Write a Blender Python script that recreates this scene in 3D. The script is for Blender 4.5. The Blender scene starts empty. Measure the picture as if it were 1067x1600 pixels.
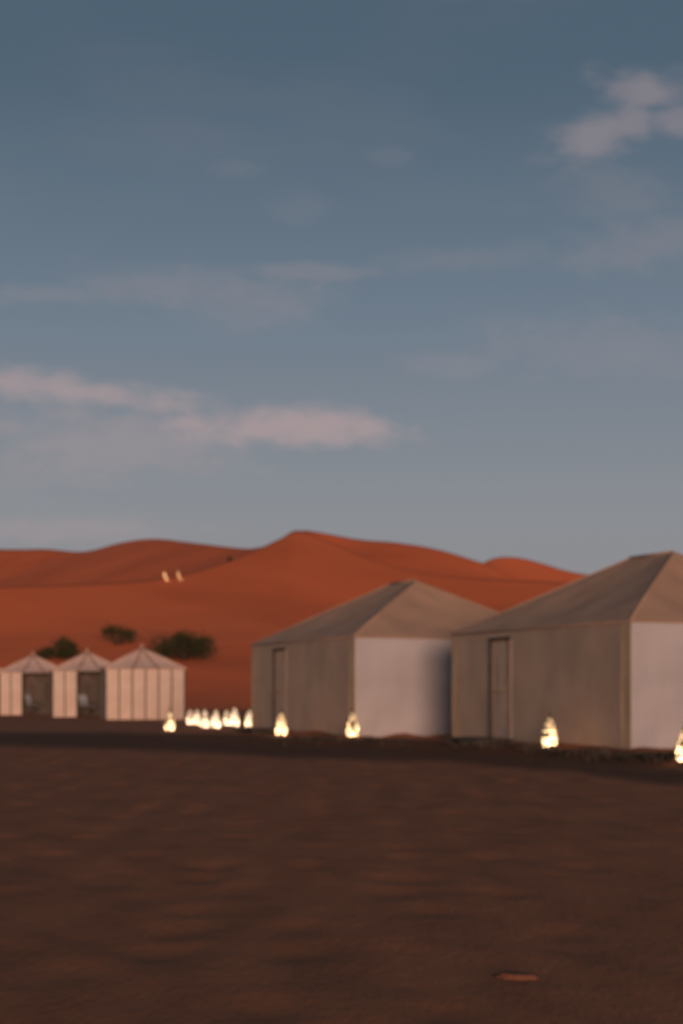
import bpy, bmesh, math, random
from mathutils import Vector, Matrix, noise
from mathutils.bvhtree import BVHTree
random.seed(7)
scene = bpy.context.scene
C = scene.collection

# ------------------------------------------------------------------ camera
CAM_H = 1.10
FPX = 2200.0            # focal length in pixels of the 1067 x 1600 photograph (50 mm)
HORIZON = 1080.0
cam_d = bpy.data.cameras.new('camera')
cam = bpy.data.objects.new('camera', cam_d); C.objects.link(cam)
cam.location = (0, 0, CAM_H); cam.rotation_euler = (math.radians(90), 0, 0)
cam_d.sensor_fit = 'VERTICAL'; cam_d.sensor_height = 36.0; cam_d.sensor_width = 24.0
cam_d.lens = 36.0 * FPX / 1600.0
cam_d.shift_y = (HORIZON - 800.0) / 1600.0
cam_d.clip_start = 0.1; cam_d.clip_end = 9000
cam_d.dof.use_dof = True; cam_d.dof.focus_distance = 2.6; cam_d.dof.aperture_fstop = 4.6
scene.camera = cam

# ------------------------------------------------------------------ light
SUN_AZ = math.radians(9)     # to the right of straight behind the camera
SUN_EL = math.radians(3)
to_sun = Vector((math.sin(SUN_AZ)*math.cos(SUN_EL), -math.cos(SUN_AZ)*math.cos(SUN_EL), math.sin(SUN_EL)))
sun_d = bpy.data.lights.new('sun', 'SUN'); sun = bpy.data.objects.new('sun', sun_d); C.objects.link(sun)
sun_d.energy = 2.75; sun_d.angle = math.radians(26); sun_d.color = (1.0, 0.68, 0.52)
sun.rotation_euler = to_sun.to_track_quat('Z', 'Y').to_euler()
sun.location = (60, -60, 40)

def px_dir(x, y):             # a pixel of the photograph as the slope pair (X/Y, Z/Y)
    return (x-533.5)/FPX, (HORIZON-y)/FPX

world = bpy.data.worlds.new('World'); scene.world = world; world.use_nodes = True
def build_world():
    nt = world.node_tree; N = nt.nodes; L = nt.links
    for n in list(N): N.remove(n)
    def M(op, a, b=None, c=None, clamp=False):
        n = N.new('ShaderNodeMath'); n.operation = op; n.use_clamp = clamp
        for i, v in enumerate((a, b, c)):
            if v is None: continue
            if isinstance(v, (int, float)): n.inputs[i].default_value = v
            else: L.new(v, n.inputs[i])
        return n.outputs[0]
    def mix(f, a, b, blend='MIX'):
        n = N.new('ShaderNodeMix'); n.data_type = 'RGBA'; n.blend_type = blend
        for i, v in ((0, f), (6, a), (7, b)):
            if isinstance(v, (int, float)): n.inputs[i].default_value = v
            elif isinstance(v, tuple): n.inputs[i].default_value = v
            else: L.new(v, n.inputs[i])
        return n.outputs[2]
    tc = N.new('ShaderNodeTexCoord'); sep = N.new('ShaderNodeSeparateXYZ')
    L.new(tc.outputs['Generated'], sep.inputs[0])
    x, y, z = sep.outputs
    sky = N.new('ShaderNodeTexSky'); sky.sky_type = 'NISHITA'; sky.sun_disc = False
    sky.sun_elevation = SUN_EL; sky.sun_rotation = math.radians(180) - SUN_AZ
    sky.air_density = 1.0; sky.dust_density = 1.0; sky.ozone_density = 1.0; sky.altitude = 700
    # dusk haze: greyer and paler towards the horizon, all the way round
    el = M('MAXIMUM', z, 0.0)
    ramp = N.new('ShaderNodeValToRGB'); L.new(el, ramp.inputs[0])
    cr = ramp.color_ramp
    cr.elements[0].position = 0.0; cr.elements[0].color = (SKYC[0][1][0], SKYC[0][1][1], SKYC[0][1][2], 1)
    cr.elements[1].position = 1.0; cr.elements[1].color = (*SKYC[-1][1], 1)
    for p, c in SKYC[1:-1]:
        e = cr.elements.new(p); e.color = (*c, 1)
    base = mix(0.93, sky.outputs[0], mix(1.0, ramp.outputs[0], (10.0, 10.0, 10.0, 1), 'MULTIPLY'))
    # clouds, laid out by direction
    ys = M('MAXIMUM', y, 0.02)
    u0 = M('DIVIDE', x, ys); v0 = M('DIVIDE', z, ys)
    comb = N.new('ShaderNodeCombineXYZ')
    L.new(M('MULTIPLY', u0, 9.0), comb.inputs[0]); L.new(M('MULTIPLY', v0, 17.0), comb.inputs[1])
    nz = N.new('ShaderNodeTexNoise'); nz.inputs['Scale'].default_value = 1.7; nz.inputs['Detail'].default_value = 4.5
    nz.inputs['Roughness'].default_value = 0.55
    L.new(comb.outputs[0], nz.inputs['Vector'])
    nz2 = N.new('ShaderNodeTexNoise'); nz2.inputs['Scale'].default_value = 5.5; nz2.inputs['Detail'].default_value = 5.0
    L.new(comb.outputs[0], nz2.inputs['Vector'])
    wob = M('SUBTRACT', nz.outputs['Fac'], 0.5); wob2 = M('SUBTRACT', nz2.outputs['Fac'], 0.5)
    total = None; shade = None
    for (cx, cy, rx, ry, slope, amp) in CLOUDS:
        a, e = px_dir(cx, cy)
        du = M('SUBTRACT', u0, a)
        dv = M('SUBTRACT', M('SUBTRACT', v0, e), M('MULTIPLY', du, -slope))
        q = M('SQRT', M('ADD', M('POWER', M('ABSOLUTE', M('DIVIDE', du, rx/FPX)), 2.0), M('POWER', M('ABSOLUTE', M('DIVIDE', dv, ry/FPX)), 2.0)))
        q = M('ADD', q, M('ADD', M('MULTIPLY', wob, 2.3), M('MULTIPLY', wob2, 1.3)))
        mr = N.new('ShaderNodeMapRange'); mr.interpolation_type = 'SMOOTHERSTEP'
        L.new(q, mr.inputs[0]); mr.inputs[1].default_value = 1.75; mr.inputs[2].default_value = 0.0
        mr.inputs[3].default_value = 0.0; mr.inputs[4].default_value = amp
        total = mr.outputs[0] if total is None else M('MAXIMUM', total, mr.outputs[0])
    front = M('GREATER_THAN', y, 0.02)
    total = M('MULTIPLY', total, front)
    # thin broken streaks over the rest of the sky
    mp = N.new('ShaderNodeMapping'); mp.inputs['Scale'].default_value = (2.0, 2.0, 9.0)
    L.new(tc.outputs['Generated'], mp.inputs[0])
    n3 = N.new('ShaderNodeTexNoise'); n3.inputs['Scale'].default_value = 1.8; n3.inputs['Detail'].default_value = 5
    L.new(mp.outputs[0], n3.inputs['Vector'])
    mr = N.new('ShaderNodeMapRange'); mr.interpolation_type = 'SMOOTHSTEP'
    L.new(n3.outputs['Fac'], mr.inputs[0]); mr.inputs[1].default_value = 0.52; mr.inputs[2].default_value = 0.85
    mr.inputs[3].default_value = 0.0; mr.inputs[4].default_value = 0.08
    total = M('MAXIMUM', total, mr.outputs[0])
    col = mix(total, base, (CLOUD_COL[0]*10, CLOUD_COL[1]*10, CLOUD_COL[2]*10, 1))
    bg = N.new('ShaderNodeBackground'); bg.inputs['Strength'].default_value = 0.1
    L.new(col, bg.inputs['Color'])
    out = N.new('ShaderNodeOutputWorld'); L.new(bg.outputs[0], out.inputs[0])
# sine of the elevation -> colour of the dusk sky
SKYC = [(0.0, (.275, .250, .265)), (0.128, (.252, .263, .294)), (0.257, (.155, .200, .258)), (0.40, (.079, .124, .174)), (1.0, (.030, .054, .087))]
CLOUD_COL = (.435, .33, .33)
CLOUDS = [(90, 606, 230, 22, .12, .62), (440, 668, 180, 27, .02, .74), (180, 690, 190, 52, -.05, .30),
          (930, 212, 75, 34, -.2, .36), (1005, 135, 75, 30, 0, .36), (985, 190, 30, 36, 0, .34), (1055, 190, 38, 22, 0, .3),
          (320, 455, 170, 34, .1, .17), (480, 425, 110, 12, 0, .17), (380, 490, 120, 24, .05, .12), (60, 460, 110, 14, 0, .13),
          (1010, 378, 130, 34, -.15, .16), (960, 540, 170, 48, 0, .13), (700, 568, 75, 18, 0, .12), (740, 405, 130, 20, -.05, .10),
          (370, 265, 45, 16, 0, .10), (470, 325, 50, 26, 0, .06), (960, 300, 90, 40, 0, .11), (605, 245, 40, 18, 0, .07), (80, 828, 230, 20, 0, .26)]
build_world()

scene.render.engine = 'CYCLES'
scene.view_settings.view_transform = 'Standard'; scene.view_settings.look = 'None'
scene.view_settings.exposure = 0.0; scene.view_settings.gamma = 1.0
scene.view_settings.use_curve_mapping = False
scene.cycles.use_denoising = True
scene.cycles.max_bounces = 6; scene.cycles.sample_clamp_indirect = 4.0

# ------------------------------------------------------------------ helpers
def tag(o, label, cat, group=None):
    o['label'] = label; o['category'] = cat
    if group: o['group'] = group
    return o
def thing(name, label, cat, loc=(0, 0, 0), rotz=0.0, group=None):
    o = bpy.data.objects.new(name, None); C.objects.link(o); o.empty_display_size = 0.3
    o.location = loc; o.rotation_euler = (0, 0, rotz)
    return tag(o, label, cat, group)
def obj(name, me, mat, parent=None):
    if isinstance(me, bmesh.types.BMesh):
        b = me; me = bpy.data.meshes.new(name); b.to_mesh(me); b.free()
    if mat is not None and not me.materials: me.materials.append(mat)
    o = bpy.data.objects.new(name, me); C.objects.link(o)
    if parent is not None: o.parent = parent
    return o
def copy_tree(o, parent=None):
    c = o.copy(); C.objects.link(c)
    if parent is not None: c.parent = parent
    for ch in list(o.children): copy_tree(ch, c)
    return c
def smooth(bm):
    for f in bm.faces: f.smooth = True
    return bm
def add_box(bm, x0, x1, y0, y1, z0, z1, bevel=0.0):
    vs = [bm.verts.new((x, y, z)) for z in (z0, z1) for y in (y0, y1) for x in (x0, x1)]
    fs = [bm.faces.new([vs[i] for i in q]) for q in ((0, 2, 3, 1), (4, 5, 7, 6), (0, 1, 5, 4), (2, 6, 7, 3), (0, 4, 6, 2), (1, 3, 7, 5))]
    if bevel:
        es = list({e for f in fs for e in f.edges})
        bmesh.ops.bevel(bm, geom=es, offset=bevel, segments=2, affect='EDGES', profile=0.6)
    return bm
def box(*a, **k): return add_box(bmesh.new(), *a, **k)
def add_tube(bm, pts, rads, seg=8, cap=True):
    rings = []
    up = Vector((0, 0, 1)); n = len(pts); pts = [Vector(p) for p in pts]
    if isinstance(rads, (int, float)): rads = [rads]*n
    for i, p in enumerate(pts):
        t = (pts[min(i+1, n-1)] - pts[max(i-1, 0)]).normalized()
        a = t.cross(up) if abs(t.dot(up)) < .95 else t.cross(Vector((1, 0, 0)))
        a.normalize(); b = t.cross(a)
        rings.append([bm.verts.new(p + (a*math.cos(2*math.pi*k/seg) + b*math.sin(2*math.pi*k/seg))*rads[i]) for k in range(seg)])
    for r0, r1 in zip(rings, rings[1:]):
        for k in range(seg): bm.faces.new((r0[k], r0[(k+1) % seg], r1[(k+1) % seg], r1[k]))
    if cap:
        bm.faces.new(rings[0][::-1]); bm.faces.new(rings[-1])
    return bm
def tube(*a, **k): return smooth(add_tube(bmesh.new(), *a, **k))
def lathe(profile, seg=20, closed=False):
    bm = bmesh.new(); rings = []
    for r, z in profile:
        rings.append([bm.verts.new((r*math.cos(2*math.pi*k/seg), r*math.sin(2*math.pi*k/seg), z)) for k in range(seg)])
    for a, b in zip(rings, rings[1:]):
        for k in range(seg): bm.faces.new((a[k], a[(k+1) % seg], b[(k+1) % seg], b[k]))
    if closed: bm.faces.new(rings[0][::-1]); bm.faces.new(rings[-1])
    return smooth(bm)
def patch(p00, p10, p11, p01, nu=14, nv=10, sag=0.04, wr=0.008, thick=0.02, seed=0, inward=1.0):
    """a taut cloth between four corners: its edges stay put, the middle hangs in, with soft creases"""
    p00, p10, p11, p01 = map(Vector, (p00, p10, p11, p01))
    nrm = (p10-p00).cross(p01-p00)
    if nrm.length < 1e-6: nrm = (p11-p00).cross(p01-p00)
    nrm.normalize()
    bm = bmesh.new(); front = []; back = []
    for j in range(nv+1):
        v = j/nv; fr = []; bk = []
        for i in range(nu+1):
            u = i/nu
            p = (p00*(1-u) + p10*u)*(1-v) + (p01*(1-u) + p11*u)*v
            w = 4*u*(1-u)*4*v*(1-v)
            ed = min(1.0, 8*min(u, 1-u, v, 1-v))
            d = -sag*w*inward + ed*wr*(noise.noise(p*1.3 + Vector((seed*7.1, 0, 0))) + .6*noise.noise(Vector((p.x*3.1, p.y*3.1, p.z*.7 + seed))))*1.6
            fr.append(bm.verts.new(p + nrm*d)); bk.append(bm.verts.new(p + nrm*(d - thick)))
        front.append(fr); back.append(bk)
    for j in range(nv):
        for i in range(nu):
            bm.faces.new((front[j][i], front[j][i+1], front[j+1][i+1], front[j+1][i]))
            bm.faces.new((back[j][i], back[j+1][i], back[j+1][i+1], back[j][i+1]))
    for j in range(nv):
        bm.faces.new((front[j][0], front[j+1][0], back[j+1][0], back[j][0]))
        bm.faces.new((front[j][nu], back[j][nu], back[j+1][nu], front[j+1][nu]))
    for i in range(nu):
        bm.faces.new((front[0][i], back[0][i], back[0][i+1], front[0][i+1]))
        bm.faces.new((front[nv][i], front[nv][i+1], back[nv][i+1], back[nv][i]))
    bmesh.ops.remove_doubles(bm, verts=bm.verts, dist=1e-5)
    for f in bm.faces: f.smooth = True
    for e in bm.edges:
        if len(e.link_faces) == 2 and e.calc_face_angle(0) > 0.7: e.smooth = False
    return bm

# ------------------------------------------------------------------ materials
def material(name, c1, c2, scale=3.0, rough=0.9, bump=0.0, bscale=60.0, spec=0.2, detail=4, trans=None, lo=.35, hi=.65, map_scale=(1, 1, 1)):
    m = bpy.data.materials.new(name); m.use_nodes = True
    nt = m.node_tree; N = nt.nodes; L = nt.links; b = N['Principled BSDF']
    tc = N.new('ShaderNodeTexCoord'); mp = N.new('ShaderNodeMapping'); L.new(tc.outputs['Object'], mp.inputs[0])
    mp.inputs['Scale'].default_value = map_scale
    nz = N.new('ShaderNodeTexNoise'); nz.inputs['Scale'].default_value = scale; nz.inputs['Detail'].default_value = detail
    L.new(mp.outputs[0], nz.inputs['Vector'])
    cr = N.new('ShaderNodeValToRGB'); L.new(nz.outputs['Fac'], cr.inputs[0])
    cr.color_ramp.elements[0].position = lo; cr.color_ramp.elements[0].color = (*c1, 1)
    cr.color_ramp.elements[1].position = hi; cr.color_ramp.elements[1].color = (*c2, 1)
    L.new(cr.outputs[0], b.inputs['Base Color'])
    b.inputs['Roughness'].default_value = rough; b.inputs['Specular IOR Level'].default_value = spec
    if bump:
        n2 = N.new('ShaderNodeTexNoise'); n2.inputs['Scale'].default_value = bscale; n2.inputs['Detail'].default_value = 3
        L.new(mp.outputs[0], n2.inputs['Vector'])
        bp = N.new('ShaderNodeBump'); bp.inputs['Strength'].default_value = bump; bp.inputs['Distance'].default_value = 0.02
        L.new(n2.outputs['Fac'], bp.inputs['Height']); L.new(bp.outputs[0], b.inputs['Normal'])
    if trans:
        out = N['Material Output']; tr = N.new('ShaderNodeBsdfTranslucent'); tr.inputs[0].default_value = (*trans, 1)
        mx = N.new('ShaderNodeMixShader'); mx.inputs[0].default_value = 0.12
        L.new(b.outputs[0], mx.inputs[1]); L.new(tr.outputs[0], mx.inputs[2]); L.new(mx.outputs[0], out.inputs[0])
    return m
def emitter(name, c, s, top=None):
    m = bpy.data.materials.new(name); m.use_nodes = True
    nt = m.node_tree; N = nt.nodes; L = nt.links
    for n in list(N): N.remove(n)
    e = N.new('ShaderNodeEmission'); e.inputs[0].default_value = (*c, 1); e.inputs[1].default_value = s
    if top is not None:      # the flame stands low in the glass
        tc = N.new('ShaderNodeTexCoord'); sp = N.new('ShaderNodeSeparateXYZ'); L.new(tc.outputs['Object'], sp.inputs[0])
        mr = N.new('ShaderNodeMapRange'); L.new(sp.outputs[2], mr.inputs[0])
        mr.inputs[1].default_value = 0.10; mr.inputs[2].default_value = 0.38; mr.inputs[3].default_value = s; mr.inputs[4].default_value = top
        L.new(mr.outputs[0], e.inputs[1])
    o = N.new('ShaderNodeOutputMaterial'); L.new(e.outputs[0], o.inputs[0])
    return m
MAT = {
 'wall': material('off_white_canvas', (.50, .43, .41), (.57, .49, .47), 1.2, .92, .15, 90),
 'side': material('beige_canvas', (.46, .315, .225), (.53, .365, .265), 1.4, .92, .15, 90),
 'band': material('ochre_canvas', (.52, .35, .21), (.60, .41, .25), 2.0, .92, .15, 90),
 'roof': material('tan_roof_canvas', (.455, .27, .175), (.53, .315, .205), 1.1, .9, .15, 70),
 'pole': material('dark_wood', (.06, .04, .028), (.11, .075, .05), 9, .7, .2, 60, map_scale=(1, 1, .15)),
 'trim': material('dark_trim', (.075, .055, .042), (.11, .082, .064), 6, .9),
 'curtain': material('door_curtain', (.50, .345, .255), (.58, .40, .30), 3, .92, .15, 80),
 'panel': material('cream_cloth_panel', (.76, .53, .40), (.84, .60, .46), 2.0, .92, .1, 80),
 'smallroof': material('pinkish_roof_cloth', (.76, .48, .36), (.84, .54, .41), 2.0, .92, .1, 80),
 'seam': material('dark_seam_tape', (.05, .03, .022), (.085, .05, .036), 5, .9),
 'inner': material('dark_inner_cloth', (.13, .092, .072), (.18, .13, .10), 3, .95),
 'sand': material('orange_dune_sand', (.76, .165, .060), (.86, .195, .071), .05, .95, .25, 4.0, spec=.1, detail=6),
 'plank': material('weathered_plank', (.07, .052, .042), (.12, .092, .075), 7, .85, .2, 40, map_scale=(.3, 1, 1)),
 'metal': material('dark_pierced_metal', (.10, .065, .035), (.18, .12, .06), 12, .45, spec=.5),
 'leaf': material('tamarisk_leaf', (.035, .038, .014), (.075, .070, .030), 2.5, .8),
 'bark': material('shrub_bark', (.06, .04, .028), (.10, .07, .05), 6, .9),
 'dry': material('dry_scrub', (.045, .036, .026), (.15, .115, .085), 1.3, .9),
 'stone': material('sandstone', (.17, .066, .036), (.24, .095, .052), 9, .9, .3, 40),
 'chair': material('pale_chair_canvas', (.42, .40, .40), (.52, .50, .49), 4, .9),
 'glass': emitter('lantern_glass_glow', (1.0, .60, .29), 10.0, 2.2),
 'glass_dim': emitter('dim_lantern_glass_glow', (1.0, .66, .40), 8.5, 2.2),
 'light_streak': emitter('light_trail_glow', (1.0, .50, .22), 8.0),
}

# ------------------------------------------------------------------ ground
def ground_material():
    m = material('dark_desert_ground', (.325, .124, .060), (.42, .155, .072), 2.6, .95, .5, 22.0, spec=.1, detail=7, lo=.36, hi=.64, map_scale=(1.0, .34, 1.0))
    nt = m.node_tree; N = nt.nodes; L = nt.links; b = N['Principled BSDF']
    at = N.new('ShaderNodeAttribute'); at.attribute_name = 'dark_band'
    mx = N.new('ShaderNodeMix'); mx.data_type = 'RGBA'; mx.inputs[7].default_value = (.050, .032, .022, 1)  # darker ground colour inside the band along the camp
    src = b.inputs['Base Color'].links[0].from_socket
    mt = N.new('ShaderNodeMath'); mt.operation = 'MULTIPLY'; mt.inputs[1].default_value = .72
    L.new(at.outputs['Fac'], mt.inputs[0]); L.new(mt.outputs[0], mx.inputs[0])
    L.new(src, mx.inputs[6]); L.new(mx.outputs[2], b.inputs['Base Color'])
    return m
def dark_band_amount(x, y):
    """how far a point lies inside the darker ground band along the camp, 0 to 1"""
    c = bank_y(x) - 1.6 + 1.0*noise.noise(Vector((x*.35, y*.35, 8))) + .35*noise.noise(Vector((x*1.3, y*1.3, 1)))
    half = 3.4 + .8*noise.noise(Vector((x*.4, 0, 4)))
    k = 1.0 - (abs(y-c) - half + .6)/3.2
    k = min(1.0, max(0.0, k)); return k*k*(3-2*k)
def ground_z(x, y):
    near = max(0.0, 1.0 - max(0.0, y - 26.0)/14.0) if y > 0 else 1.0
    p = Vector((x, y, 0))
    p = Vector((x + .35*y, .38*y, 0))
    z = .020*noise.noise(p*.55) + near*(.012*noise.noise(p*1.7 + Vector((3, 9, 0))) + .012*noise.noise(p*4.2) + .008*noise.noise(p*9.5))
    if near > .05 and y > 2:
        c = noise.cell(Vector((math.floor(x*1.6), math.floor(y*1.6), 3.0)))   # trodden hollows
        cx = (math.floor(x*1.6)+.5)/1.6 + .18*c; cy = (math.floor(y*1.6)+.5)/1.6 - .16*c
        d = ((x-cx)/.16)**2 + ((y-cy)/.24)**2
        if c > .2: z -= near*.05*(math.exp(-d) - .45*math.exp(-.4*d))
    if 24 < y < 46 and -8 < x < 13:
        for cx_, cy_ in ((5.31, 25.9), (.296, 33.4)):
            dx, dy = x-cx_, y-cy_; lx = dx*.909 + dy*.416; ly = -dx*.416 + dy*.909
            ex = max(-lx, lx-6.0, 0.0); ey = max(-ly, ly-6.75, 0.0); d2 = (ex*ex+ey*ey)/.16
            if d2 < 9 and not (3.8 < ly < 5.5 and lx < 0): z += .085*math.exp(-d2)*(.65 + .9*noise.noise(p*1.6 + Vector((0, 0, 2))))
    # the sandy bank that the big tents stand on drops a hand's breadth towards the camera
    t = bank_side(x, y)
    k = min(1.0, max(0.0, (t + .7)/1.1)); k = k*k*(3-2*k)
    z += -.10*(1-k) * bank_w(x)
    return z
BANK = [(-30, 36.5), (-8, 35.0), (-3, 33.5), (-.5, 31.2), (1.2, 30.0), (3.2, 27.4), (4.4, 23.9), (6.0, 22.4), (9, 22.5), (30, 30)]
def bank_y(x):
    for (x0, y0), (x1, y1) in zip(BANK, BANK[1:]):
        if x0 <= x <= x1:
            t = (x-x0)/(x1-x0); t = t*t*(3-2*t); return y0*(1-t) + y1*t
    return BANK[0][1] if x < BANK[0][0] else BANK[-1][1]
def bank_side(x, y): return y - bank_y(x) + .35*noise.noise(Vector((x*.9, y*.9, 5)))
def bank_w(x): return min(1.0, max(0.0, (x+8)/6.0))
def axis(dense0, dense1, step, far0, far1, grow=1.25):
    a = []; v = dense0
    while v < dense1: a.append(v); v += step
    s = step; lo = []; v = dense0
    while v > far0: s *= grow; v -= s; lo.append(v)
    s = step; hi = []; v = dense1
    while v < far1: hi.append(v); s *= grow; v += s
    return lo[::-1] + a + hi
def build_ground():
    xs = axis(-8.0, 9.0, .085, -4000, 4000); ys = axis(3.6, 38.0, .10, -400, 7000)
    nx = len(xs); verts = []; faces = []
    for y in ys:
        for x in xs: verts.append((x, y, ground_z(x, y) if (-60 < x < 60 and -20 < y < 120) else 0.0))
    for j in range(len(ys)-1):
        for i in range(nx-1):
            a = j*nx+i; faces.append((a, a+1, a+nx+1, a+nx))
    me = bpy.data.meshes.new('ground'); me.from_pydata(verts, [], faces)
    for p in me.polygons: p.use_smooth = True
    at = me.attributes.new('dark_band', 'FLOAT', 'POINT')
    at.data.foreach_set('value', [dark_band_amount(v[0], v[1]) if (-60 < v[0] < 60 and 5 < v[1] < 60) else 0.0 for v in verts])
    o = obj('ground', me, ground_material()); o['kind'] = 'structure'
    return o
ground = build_ground()

# ------------------------------------------------------------------ dunes
def spline(pts, n):
    """even samples on a Catmull-Rom curve through tuples"""
    out = []; m = len(pts)-1
    for k in range(n+1):
        t = k/n*m; i = min(int(t), m-1); f = t-i
        p0, p1, p2, p3 = pts[max(i-1, 0)], pts[i], pts[i+1], pts[min(i+2, m)]
        out.append(tuple(.5*((2*b) + (c-a)*f + (2*a-5*b+4*c-d)*f*f + (3*b-a-3*c+d)*f**3) for a, b, c, d in zip(p0, p1, p2, p3)))
    return out
bvhs = []
def dune(crest, foot, front_pow, back_len, na=150, nf=60, nb=14, amp=.5, seed=0.0, crest_round=.03):
    """a sand ridge swept along its crest: crest = (photo x, photo y, distance); foot(X, Y, Z) -> the foot in front"""
    P = []
    for (x, y, Y) in crest:
        a, e = px_dir(x, y); P.append((a*Y, Y, CAM_H + e*Y))
    P = spline(P, na)
    verts = []; faces = []; row = nf+nb+1
    for (X, Y, Z) in P:
        fx, fy, fz = foot(X, Y, Z)
        for k in range(nf+1):
            a = k/nf
            x = fx + (X-fx)*a; y = fy + (Y-fy)*a
            s = a**front_pow; s = s*(1-crest_round) + crest_round*math.sin(a*math.pi/2)
            z = fz + (Z-fz)*s
            w = math.sin(math.pi*min(1, a*1.0))**.7 if 0 < a < 1 else 0
            q = Vector((x*.022, y*.035, seed))
            z += w*amp*(noise.noise(q)*1.6 + .5*noise.noise(q*2.7) + .18*noise.noise(q*7))
            verts.append((x, y, z))
        for k in range(1, nb+1):
            a = k/nb
            verts.append((X + .15*back_len*a, Y + back_len*a, Z - (Z+3)*(a**.9)))
    for i in range(len(P)-1):
        for k in range(row-1):
            b = i*row+k; faces.append((b, b+1, b+row+1, b+row))
    me = bpy.data.meshes.new('dune'); me.from_pydata(verts, [], faces)
    me.update()
    for p in me.polygons: p.use_smooth = True
    bm = bmesh.new(); bm.from_mesh(me); bmesh.ops.recalc_face_normals(bm, faces=bm.faces)
    if sum(f.normal.z for f in bm.faces) < 0: bmesh.ops.reverse_faces(bm, faces=bm.faces)
    # keep the knife edge of the crest
    bm.to_mesh(me)
    bvhs.append(BVHTree.FromBMesh(bm)); bm.free()
    o = obj('dune', me, MAT['sand']); o['kind'] = 'structure'
    return o
# the big near dune with the peak
dune([(-900, 965, 95), (-420, 935, 118), (-180, 922, 130), (0, 917, 140), (150, 912, 150), (250, 904, 160), (330, 886, 172), (405, 857, 186), (440, 841, 193), (468, 829, 198),
      (520, 848, 195), (580, 874, 188), (650, 893, 180), (740, 903, 172), (850, 908, 166), (950, 915, 160), (1150, 932, 150), (1500, 960, 130), (2200, 1000, 110)],
     lambda X, Y, Z: (X*.75, 74 + 5*math.sin(X*.11), -.6), 1.75, 60, amp=.75, seed=1.0)
# shaded basin dune behind it on one side
dune([(-1500, 900, 900), (-500, 868, 760), (-200, 852, 620), (0, 858, 480), (70, 858, 445), (130, 862, 410), (190, 848, 365), (240, 842, 325), (300, 848, 285), (380, 857, 238), (430, 856, 212), (520, 890, 196)],
     lambda X, Y, Z: (X - Z*2.3, Y - Z*.85, 3.0), 1.05, 90, na=220, amp=.6, seed=4.0)
# ridge running on from the peak
dune([(380, 880, 214), (430, 848, 216), (470, 830, 217), (500, 832, 216), (560, 843, 213), (620, 848, 209), (680, 858, 205), (735, 874, 201), (775, 889, 198), (850, 930, 190)],
     lambda X, Y, Z: (X-24, Y-50, 6.0), 1.0, 50, amp=.6, seed=7.0)
# the far ridge with its own small summit
dune([(700, 915, 250), (750, 882, 252), (778, 871, 254), (812, 872, 256), (848, 881, 258), (885, 892, 260), (930, 899, 262), (1010, 903, 265), (1200, 900, 270), (1500, 905, 280), (2200, 915, 290)],
     lambda X, Y, Z: (X-8, Y-60, 6.0), 1.15, 60, amp=.6, seed=11.0)
def on_dune(x, y):
    a, e = px_dir(x, y); d = Vector((a, 1, e)).normalized(); best = None
    for t in bvhs:
        h = t.ray_cast(Vector((0, 0, CAM_H)), d)
        if h[0] is not None and (best is None or h[3] < best[1]): best = (h[0], h[3])
    return best[0] if best else None

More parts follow.
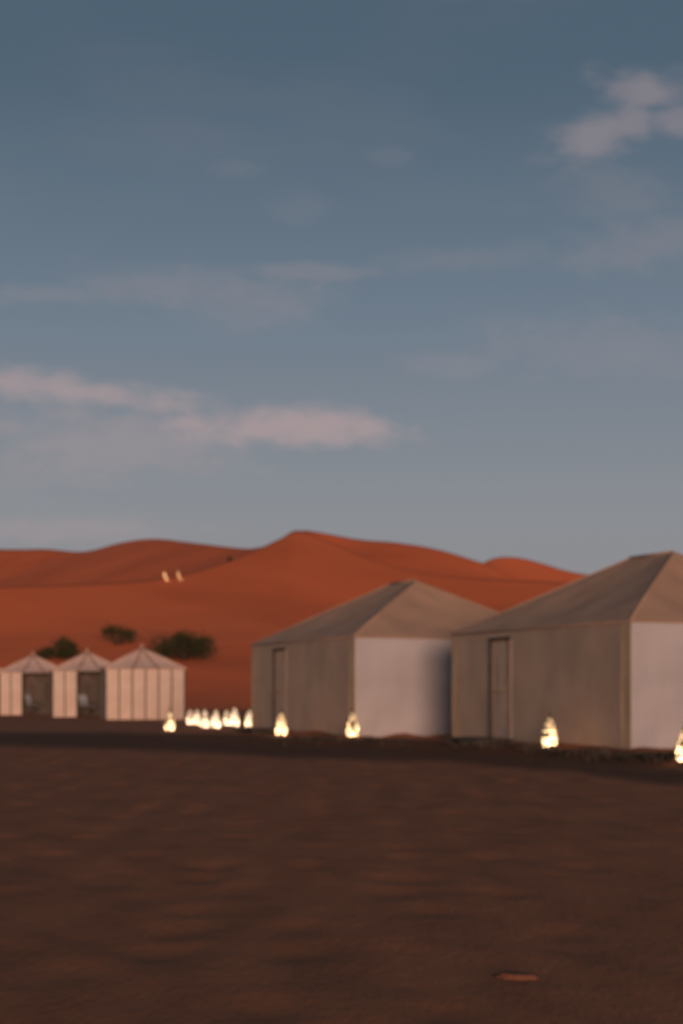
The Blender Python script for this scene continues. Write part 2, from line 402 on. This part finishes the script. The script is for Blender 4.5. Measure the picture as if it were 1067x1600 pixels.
# ------------------------------------------------------------------ large tents
WALL_H = 2.40; RIDGE_H = 4.02
def build_big_tent(W, Ld, u0, u1, label):
    t = thing('canvas_tent', label, 'tent', group=None)
    zb = -.08; H = WALL_H; R = RIDGE_H; ov = .02
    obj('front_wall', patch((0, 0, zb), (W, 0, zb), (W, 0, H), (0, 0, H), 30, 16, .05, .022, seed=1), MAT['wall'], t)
    # the door side: x = 0, seen from outside; its pieces run along y
    def side(y0, y1, z0, z1, mat, name, seed, proud=0.0, wr=.012):
        return obj(name, patch((-proud, y1, z0), (-proud, y0, z0), (-proud, y0, z1), (-proud, y1, z1), 8, 10, .012, wr, seed=seed), mat, t)
    d0, d1, dh = 4.22, 5.02, 2.20
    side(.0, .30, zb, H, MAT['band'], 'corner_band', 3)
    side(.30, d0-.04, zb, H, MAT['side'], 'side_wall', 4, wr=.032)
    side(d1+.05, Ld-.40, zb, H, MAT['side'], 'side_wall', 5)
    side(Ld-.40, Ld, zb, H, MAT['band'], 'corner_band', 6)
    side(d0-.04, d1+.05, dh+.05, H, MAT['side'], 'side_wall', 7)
    dr = obj('door', patch((.035, d1, zb), (.035, d0, zb), (.035, d0, dh), (.035, d1, dh), 14, 8, -.012, .02, seed=8), MAT['curtain'], t)
    fr = obj('door_frame', box(-.02, .05, d0-.04, d0, zb, dh, bevel=.006), MAT['side'], dr)
    obj('door_frame', box(-.03, .05, d1, d1+.05, zb, dh, bevel=.006), MAT['trim'], dr)
    obj('lintel', box(-.035, .05, d0-.05, d1+.055, dh, dh+.055, bevel=.006), MAT['trim'], dr)
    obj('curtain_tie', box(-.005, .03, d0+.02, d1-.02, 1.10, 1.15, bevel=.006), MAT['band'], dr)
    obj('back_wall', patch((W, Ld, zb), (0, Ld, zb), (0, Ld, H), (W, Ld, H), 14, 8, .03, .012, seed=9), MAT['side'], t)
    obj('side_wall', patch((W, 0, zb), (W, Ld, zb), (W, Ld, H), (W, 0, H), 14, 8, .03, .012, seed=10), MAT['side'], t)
    # hipped roof, a little proud of the walls
    e = H + .004; w = W/2
    A, B, Cc, D = (-ov, -ov, e), (W+ov, -ov, e), (W+ov, Ld+ov, e), (-ov, Ld+ov, e)
    P, Q = (w, u0, R), (w, u1, R)
    obj('roof_panel', patch(A, B, P, P, 24, 18, .10, .022, seed=11), MAT['roof'], t)
    obj('roof_panel', patch(D, A, P, Q, 28, 18, .12, .022, seed=12), MAT['roof'], t)
    obj('roof_panel', patch(B, Cc, Q, P, 18, 14, .05, .012, seed=13), MAT['roof'], t)
    obj('roof_panel', patch(Cc, D, Q, Q, 18, 14, .05, .012, seed=14), MAT['roof'], t)
    obj('ridge_seam', tube([(w, u0-.03, R), (w, u1+.03, R)], .035), MAT['roof'], t)
    for a, b in ((A, P), (B, P), (Cc, Q), (D, Q)):
        obj('hip_seam', tube([a, b], .022, seg=6), MAT['roof'], t)
    for a, b in ((A, B), (D, A), (B, Cc), (Cc, D)):
        obj('eave_cord', tube([(a[0], a[1], e-.02), (b[0], b[1], e-.02)], .012, seg=6), MAT['roof'], t)
    for (x, y) in ((.07, .07), (W-.07, .07), (.07, Ld-.07), (W-.07, Ld-.07)):
        obj('corner_post', tube([(x, y, -.1), (x, y, H-.01)], .035), MAT['pole'], t)
    return t
ROT = math.atan2(.416, .909)
def world_pt(corner, rot, x, y):
    return (corner[0] + x*math.cos(rot) - y*math.sin(rot), corner[1] + x*math.sin(rot) + y*math.cos(rot))
TENT_R = (5.31, 25.9); TENT_M = (.296, 33.4)
tr = build_big_tent(6.0, 6.75, 2.65, 4.1, 'large beige hipped tent whose roof rises highest against the sky'); tr.location = (*TENT_R, 0); tr.rotation_euler.z = ROT
tm = build_big_tent(6.0, 6.75, 2.65, 4.1, 'large beige hipped tent with broad pale front wall under a pointed tan roof'); tm.location = (*TENT_M, 0); tm.rotation_euler.z = ROT
# doorsteps of planks laid on the sand before the side doors
def doorstep(corner, label):
    t = thing('doorstep', label, 'doorstep', (*world_pt(corner, ROT, 0, 4.62), 0), ROT, None)
    for k in range(5):
        x1 = -.10 - k*.19
        obj('plank', box(x1-.17, x1, -.75+.03*(k % 2), .75+.02*(k % 3), .07, .11, bevel=.006), MAT['plank'], t)
    for y in (-.55, .55):
        obj('bearer', box(-1.03, -.10, y-.05, y+.05, -.12, .072), MAT['plank'], t)
doorstep(TENT_R, 'low dark plank doorstep at the side door of the tallest tent')
doorstep(TENT_M, 'low dark plank doorstep at the side door of the pale fronted tent')

# ------------------------------------------------------------------ small panelled tents
ROT_S = math.atan2(.23, .973)
def build_small_tent(label, group, open_bays):
    t = thing('panelled_tent', label, 'tent', group=group)
    W, D, H, R, n = 3.06, 3.06, 1.96, 2.84, 6
    pw = W/n; zb = -.08
    for k in range(n):
        if k in open_bays: continue
        pn = obj('cloth_panel', patch((k*pw+.012, 0, zb), ((k+1)*pw-.012, 0, zb), ((k+1)*pw-.012, 0, H), (k*pw+.012, 0, H), 8, 10, -.035, .008, seed=20+k), MAT['panel'], t)
    for k in range(n+1):
        if k-1 in open_bays and k in open_bays: continue
        obj('seam_tape', box(k*pw-.024, k*pw+.024, -.018, .03, zb, H+.01), MAT['seam'], t)
    if open_bays:
        k0, k1 = min(open_bays), max(open_bays)+1
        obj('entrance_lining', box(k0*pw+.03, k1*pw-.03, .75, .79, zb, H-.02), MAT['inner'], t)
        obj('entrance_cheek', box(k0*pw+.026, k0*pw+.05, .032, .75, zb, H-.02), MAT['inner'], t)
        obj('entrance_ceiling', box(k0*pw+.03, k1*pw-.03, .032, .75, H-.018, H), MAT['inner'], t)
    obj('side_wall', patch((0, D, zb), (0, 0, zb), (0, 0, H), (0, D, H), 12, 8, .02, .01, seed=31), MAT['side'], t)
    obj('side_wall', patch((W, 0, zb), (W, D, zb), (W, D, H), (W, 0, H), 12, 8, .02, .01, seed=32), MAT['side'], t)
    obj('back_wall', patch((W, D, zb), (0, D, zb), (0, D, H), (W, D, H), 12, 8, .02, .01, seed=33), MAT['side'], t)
    ov = .07; e = H+.014
    c = [(-ov, -ov, e), (W+ov, -ov, e), (W+ov, D+ov, e), (-ov, D+ov, e)]; P = (W/2, D/2, R)
    for i in range(4):
        a, b = c[i], c[(i+1) % 4]
        rp = obj('roof_panel', patch(a, b, P, P, 16, 12, .09, .008, seed=40+i), MAT['smallroof'], t)
        for f in (.34, .66):
            m = tuple(a[q]*(1-f)+b[q]*f for q in range(3))
            mid = [tuple(m[q]*(1-s)+P[q]*s - (.09*(4*s*(1-s))*.85 if q == 2 else 0) + (.012 if q == 2 else 0) for q in range(3)) for s in (0, .25, .5, .75, 1)]
            obj('seam_tape', tube(mid, .018, seg=5), MAT['seam'], rp)
    for a in c: obj('hip_cord', tube([a, P], .026, seg=6), MAT['smallroof'], t)
    fin = obj('finial', lathe([(.001, R-.03), (.07, R-.02), (.06, R+.03), (.025, R+.07), (.02, R+.16), (.001, R+.18)], 10), MAT['smallroof'], t); fin.location = (W/2, D/2, 0)
    return t
def place_small(t, x, Y):
    a, _ = px_dir(x, 0); t.location = (a*Y, Y, 0); t.rotation_euler.z = ROT_S
    return (a*Y, Y)
G = 'small panelled tents in a row at the foot of the dune'
s3 = build_small_tent('small cream tent with six closed front panels at the lanterns', G, ())
place_small(s3, 166, 54.5)
s2 = build_small_tent('small cream tent with open dark entrance directly beside the fully closed tent', G, (2, 3, 4, 5))
c2 = place_small(s2, 83, 60.0)
s1 = copy_tree(s2); s1['label'] = 'small cream tent with open dark entrance, second along from the fully closed one'
c1 = place_small(s1, 0, 65.0)
s0 = copy_tree(s2); s0['label'] = 'small cream tent at the far end of the row, farthest from the lanterns'
c0 = place_small(s0, -85, 70.0)

# folding chairs in the dark entrances
def build_chair(label):
    t = thing('camp_chair', label, 'chair', group='pale chairs in the tent entrances')
    for s in (-1, 1):
        obj('leg', tube([(s*.26, -.22, 0), (s*.26, .20, .46)], .016, seg=6), MAT['pole'], t)
        obj('leg', tube([(s*.26, .24, 0), (s*.26, -.20, .44)], .016, seg=6), MAT['pole'], t)
        obj('armrest', box(s*.26-.03, s*.26+.03, -.24, .24, .60, .625, bevel=.006), MAT['pole'], t)
        obj('back_post', tube([(s*.26, .18, .42), (s*.26, .30, .95)], .016, seg=6), MAT['pole'], t)
    obj('seat', patch((-.26, -.21, .44), (.26, -.21, .44), (.26, .19, .45), (-.26, .19, .45), 8, 8, .04, .003), MAT['chair'], t)
    obj('backrest', patch((-.26, .20, .50), (.26, .20, .50), (.26, .30, .95), (-.26, .30, .95), 8, 8, .03, .003, inward=1), MAT['chair'], t)
    return t
ch = build_chair('pale canvas folding chair in the entrance of the tent beside the closed one')
p = world_pt(c2, ROT_S, 1.45, .30); ch.location = (*p, ground_z(*p)); ch.rotation_euler.z = .9
ch2 = copy_tree(ch); ch2['label'] = 'pale canvas folding chair in the entrance of the second tent from the closed one'
p = world_pt(c1, ROT_S, 1.50, .30); ch2.location = (*p, ground_z(*p)); ch2.rotation_euler.z = 1.2

# ------------------------------------------------------------------ lanterns
def lantern_profile(a):
    """radius and height along the pierced body, a from foot to neck"""
    pts = [(.125, .035), (.150, .09), (.158, .17), (.142, .28), (.108, .39), (.068, .48), (.030, .55)]
    p = spline(pts, 100)[int(round(a*100))]
    return p
def build_lantern():
    t = thing('lantern', '', 'lantern', group='lit pierced lanterns on the sand')
    obj('foot', lathe([(.001, 0), (.14, 0), (.145, .012), (.132, .03), (.124, .037), (.001, .037)], 20), MAT['metal'], t)
    bm = bmesh.new(); nu, nv = 12, 10; hole = random.Random(4)
    def P(i, j, k=1.0):
        r, z = lantern_profile(max(0, min(1, j/nv))); an = 2*math.pi*i/nu
        return Vector((r*k*math.cos(an), r*k*math.sin(an), z))
    for j in range(nv):
        for i in range(nu):
            o = .5*(j % 2)
            q = [P(i+o, j), P(i+1+o, j), P(i+1+o, j+1), P(i+o, j+1)]
            c = sum(q, Vector())/4; fr = .60
            fr = hole.uniform(.45, .78) if hole.random() > .22 else .12
            ins = [c + (v-c)*fr for v in q]
            vo = [bm.verts.new(v) for v in q]; vi = [bm.verts.new(v) for v in ins]
            for k in range(4): bm.faces.new((vo[k], vo[(k+1) % 4], vi[(k+1) % 4], vi[k]))
    bmesh.ops.remove_doubles(bm, verts=bm.verts, dist=1e-5)
    obj('pierced_shell', bm, MAT['metal'], t)
    obj('glass', lathe([(.001, .04)] + [(lantern_profile(k/12)[0]*.86, lantern_profile(k/12)[1]+.006) for k in range(13)] + [(.001, .55)], 20), MAT['glass'], t)
    cap = obj('cap', lathe([(.040, .543), (.045, .553), (.030, .568), (.018, .59), (.010, .61), (.001, .615)], 14), MAT['metal'], t)
    ring = [(.030*math.cos(a), 0, .640+.030*math.sin(a)) for a in [2*math.pi*k/14 for k in range(15)]]
    obj('ring', tube(ring, .006, seg=5, cap=False), MAT['metal'], cap)
    return t
LANT = [(1069, 1187, 'lit pierced lantern in front of the pale front wall of the tallest tent', 1.0),
        (858, 1170, 'lit pierced lantern before the side wall of the tallest tent', 1.06),
        (550, 1154, 'lit pierced lantern at the front corner of the pale fronted tent', 1.06),
        (440, 1150, 'lit pierced lantern before the side wall of the pale fronted tent', 1.04),
        (266, 1143, 'lit pierced lantern in front of the small tent with six closed panels', 1.0)]
CL = 'lit pierced lantern in the cluster on the sand between small and large tents'
LANT += [(298, 1133, CL, .9), (309, 1134, CL, .9), (321, 1138, CL, 1.0), (338, 1139, CL, 1.0), (355, 1134, CL, .9), (367, 1136, CL, 1.08), (390, 1137, 'lit pierced lantern standing by the back edge of the pale fronted tent', .95)]
first = None; dim_mesh = None
for (x, y, lab, s) in LANT:
    if first is None: first = build_lantern(); l = first
    else: l = copy_tree(first)
    Y = CAM_H*FPX/(y-HORIZON); X = (x-533.5)/FPX*Y
    l.location = (X, Y, ground_z(X, Y) - .004); l.scale = (s, s, s); l['label'] = lab
    l.rotation_euler.z = random.uniform(0, 6)
    l['group'] = 'lit pierced lanterns on the sand'
    if lab == CL or y == 1137:
        for chd in l.children:
            if chd.name.startswith('glass'):
                if dim_mesh is None:
                    dim_mesh = chd.data.copy(); dim_mesh.materials.clear(); dim_mesh.materials.append(MAT['glass_dim'])
                chd.data = dim_mesh

# trails of small lights on the dune, shaped as curved glowing tubes
def build_light_trail(x, y, label, s=1.0):
    p = on_dune(x, y)
    t = thing('light_trail', label, 'light_streak', tuple(p - Vector((0, 0, .03))), 0, 'light trails on the dune')
    obj('spike', tube([(.1, 0, -.3), (0, 0, .22)], .03, seg=8), MAT['metal'], t)  # spike and cap are invented, to carry the glowing trail
    obj('trail_tube', tube([(0, 0, .20), (-.28, 0, .48), (-.44, 0, .80), (-.48, 0, 1.20)], [.011*s, .015*s, .015*s, .011*s], seg=8), MAT['light_streak'], t)
    obj('cap', tube([(-.48, 0, 1.19), (-.485, 0, 1.26)], .04, seg=8), MAT['metal'], t)
build_light_trail(264, 910, 'brighter light trail on the dune slope, shaped as a slim curved glowing tube', 1.25)
build_light_trail(285, 909, 'fainter light trail on the dune beside the brighter one, shaped as a curved glowing tube', .85)

# ------------------------------------------------------------------ shrubs
def build_shrub(name, x, y, w, h, label, leaves, cat='shrub', group='shrubs on the lower dune', sparse=1.0, lobes=9, seed=1, up=0.0):
    """base pixel x, y; w and h in photo pixels"""
    rnd = random.Random(seed)
    p = on_dune(x, y); k = p.y/FPX; w *= k; h *= k
    t = thing(name, label, cat, tuple(p), 0, group)
    bs = bmesh.new(); lb = bmesh.new(); centres = []
    for i in range(lobes):
        an = rnd.uniform(0, 6.28); rr = math.sqrt(rnd.random())
        c = Vector((math.cos(an)*rr*w*.42, math.sin(an)*rr*w*.34, h*(up + (1-up)*rnd.uniform(.22, .80))*(1-.25*rr)))
        centres.append((c, rnd.uniform(.15, .24)*min(w, 1.4*h)*sparse + .12))
        b0 = Vector((rnd.uniform(-.12, .12)*w*.4, rnd.uniform(-.1, .1), -.2)); mid = b0.lerp(c, .5) + Vector((0, 0, .12*h))
        add_tube(bs, [b0, mid, c, c + Vector((rnd.uniform(-.2, .2), rnd.uniform(-.2, .2), .25*h))], [.05, .035, .018, .006], seg=5)
    obj('stem', smooth(bs), MAT['bark'], t)
    for i in range(leaves):
        c, r = rnd.choice(centres)
        d = Vector((rnd.gauss(0, 1), rnd.gauss(0, 1), rnd.gauss(0, .8)))
        if d.length > 2.4: continue
        q = c + d*r*.62
        if q.z < .02: continue
        s = rnd.uniform(.05, .12); ax = Vector((rnd.gauss(0, .6), rnd.gauss(0, .6), 1)).normalized(); sd = ax.orthogonal().normalized()
        sd.rotate(Matrix.Rotation(rnd.uniform(0, 6.28), 3, ax))
        lb.faces.new([lb.verts.new(v) for v in (q - ax*s, q + sd*s*.45, q + ax*s*1.6, q - sd*s*.45)])
    o = obj('foliage', lb, MAT['leaf'], t)
    return t
build_shrub('tamarisk_shrub', 288, 1031, 116, 46, 'wide dark shrub behind the closed small tent', 5200, lobes=22, seed=3)
build_shrub('tamarisk_shrub', 102, 1030, 36, 36, 'rounded dark shrub rising between two small tents', 1900, lobes=9, seed=5)
build_shrub('tamarisk_shrub', 70, 1030, 26, 24, 'small low shrub beside the rounded shrub', 650, lobes=5, seed=6)
build_shrub('tamarisk_shrub', 184, 1008, 52, 40, 'sparse ragged bush higher on the slope above the tent roofs', 1100, lobes=9, seed=12, sparse=.75, up=.15)
build_shrub('tamarisk_shrub', 361, 877, 7, 9, 'tiny dark bush on the shaded dune crest', 160, lobes=3, seed=9, group=None)

# ------------------------------------------------------------------ flat stone and low scrub
def build_stone():
    bm = bmesh.new(); bmesh.ops.create_icosphere(bm, subdivisions=3, radius=1)
    for v in bm.verts:
        n = noise.noise(v.co*1.4 + Vector((2, 0, 0))) + .7*noise.noise(v.co*3.5)
        v.co = Vector((v.co.x*.085*(1+.3*n), v.co.y*.045*(1+.3*n), max(-.6, min(.55, v.co.z))*.028*(1+.2*n)))
    o = obj('flat_stone', smooth(bm), MAT['stone'])
    a, e = px_dir(805, 1524); Y = -(CAM_H+.10)/e
    o.location = (a*Y, Y, ground_z(a*Y, Y)+.006); o.rotation_euler = (0, 0, math.radians(-14))
    tag(o, 'small flat pale stone lying on the dark open sand', 'stone')
build_stone()
def build_scrub():
    bm = bmesh.new(); rnd = random.Random(21)
    for i in range(900):
        x = rnd.uniform(-1.5, 8.5)
        y = bank_y(x) + rnd.gauss(.35, .45)
        if rnd.random() > .35 + .65*min(1, max(0, x-2.5)/2): continue
        if noise.noise(Vector((x*.8, y*.8, 2))) < -.12: continue
        z = ground_z(x, y); hh = rnd.uniform(.05, .15)
        for k in range(7):
            an = rnd.uniform(0, 6.28); l = rnd.uniform(.4, 1.0)*hh
            tip = Vector((x + math.cos(an)*l*.8, y + math.sin(an)*l*.8, z + l*1.1))
            b = Vector((x + rnd.uniform(-.02, .02), y, z - .02)); s = Vector((-math.sin(an), math.cos(an), 0))*.010
            bm.faces.new([bm.verts.new(v) for v in (b - s, b + s, b.lerp(tip, .6) + s*.8, tip, b.lerp(tip, .6) - s*.8)])
    o = obj('low_scrub', bm, MAT['dry']); o['kind'] = 'stuff'
    tag(o, 'low dry scrub along the dark sandy edge before the large tents', 'scrub')
build_scrub()
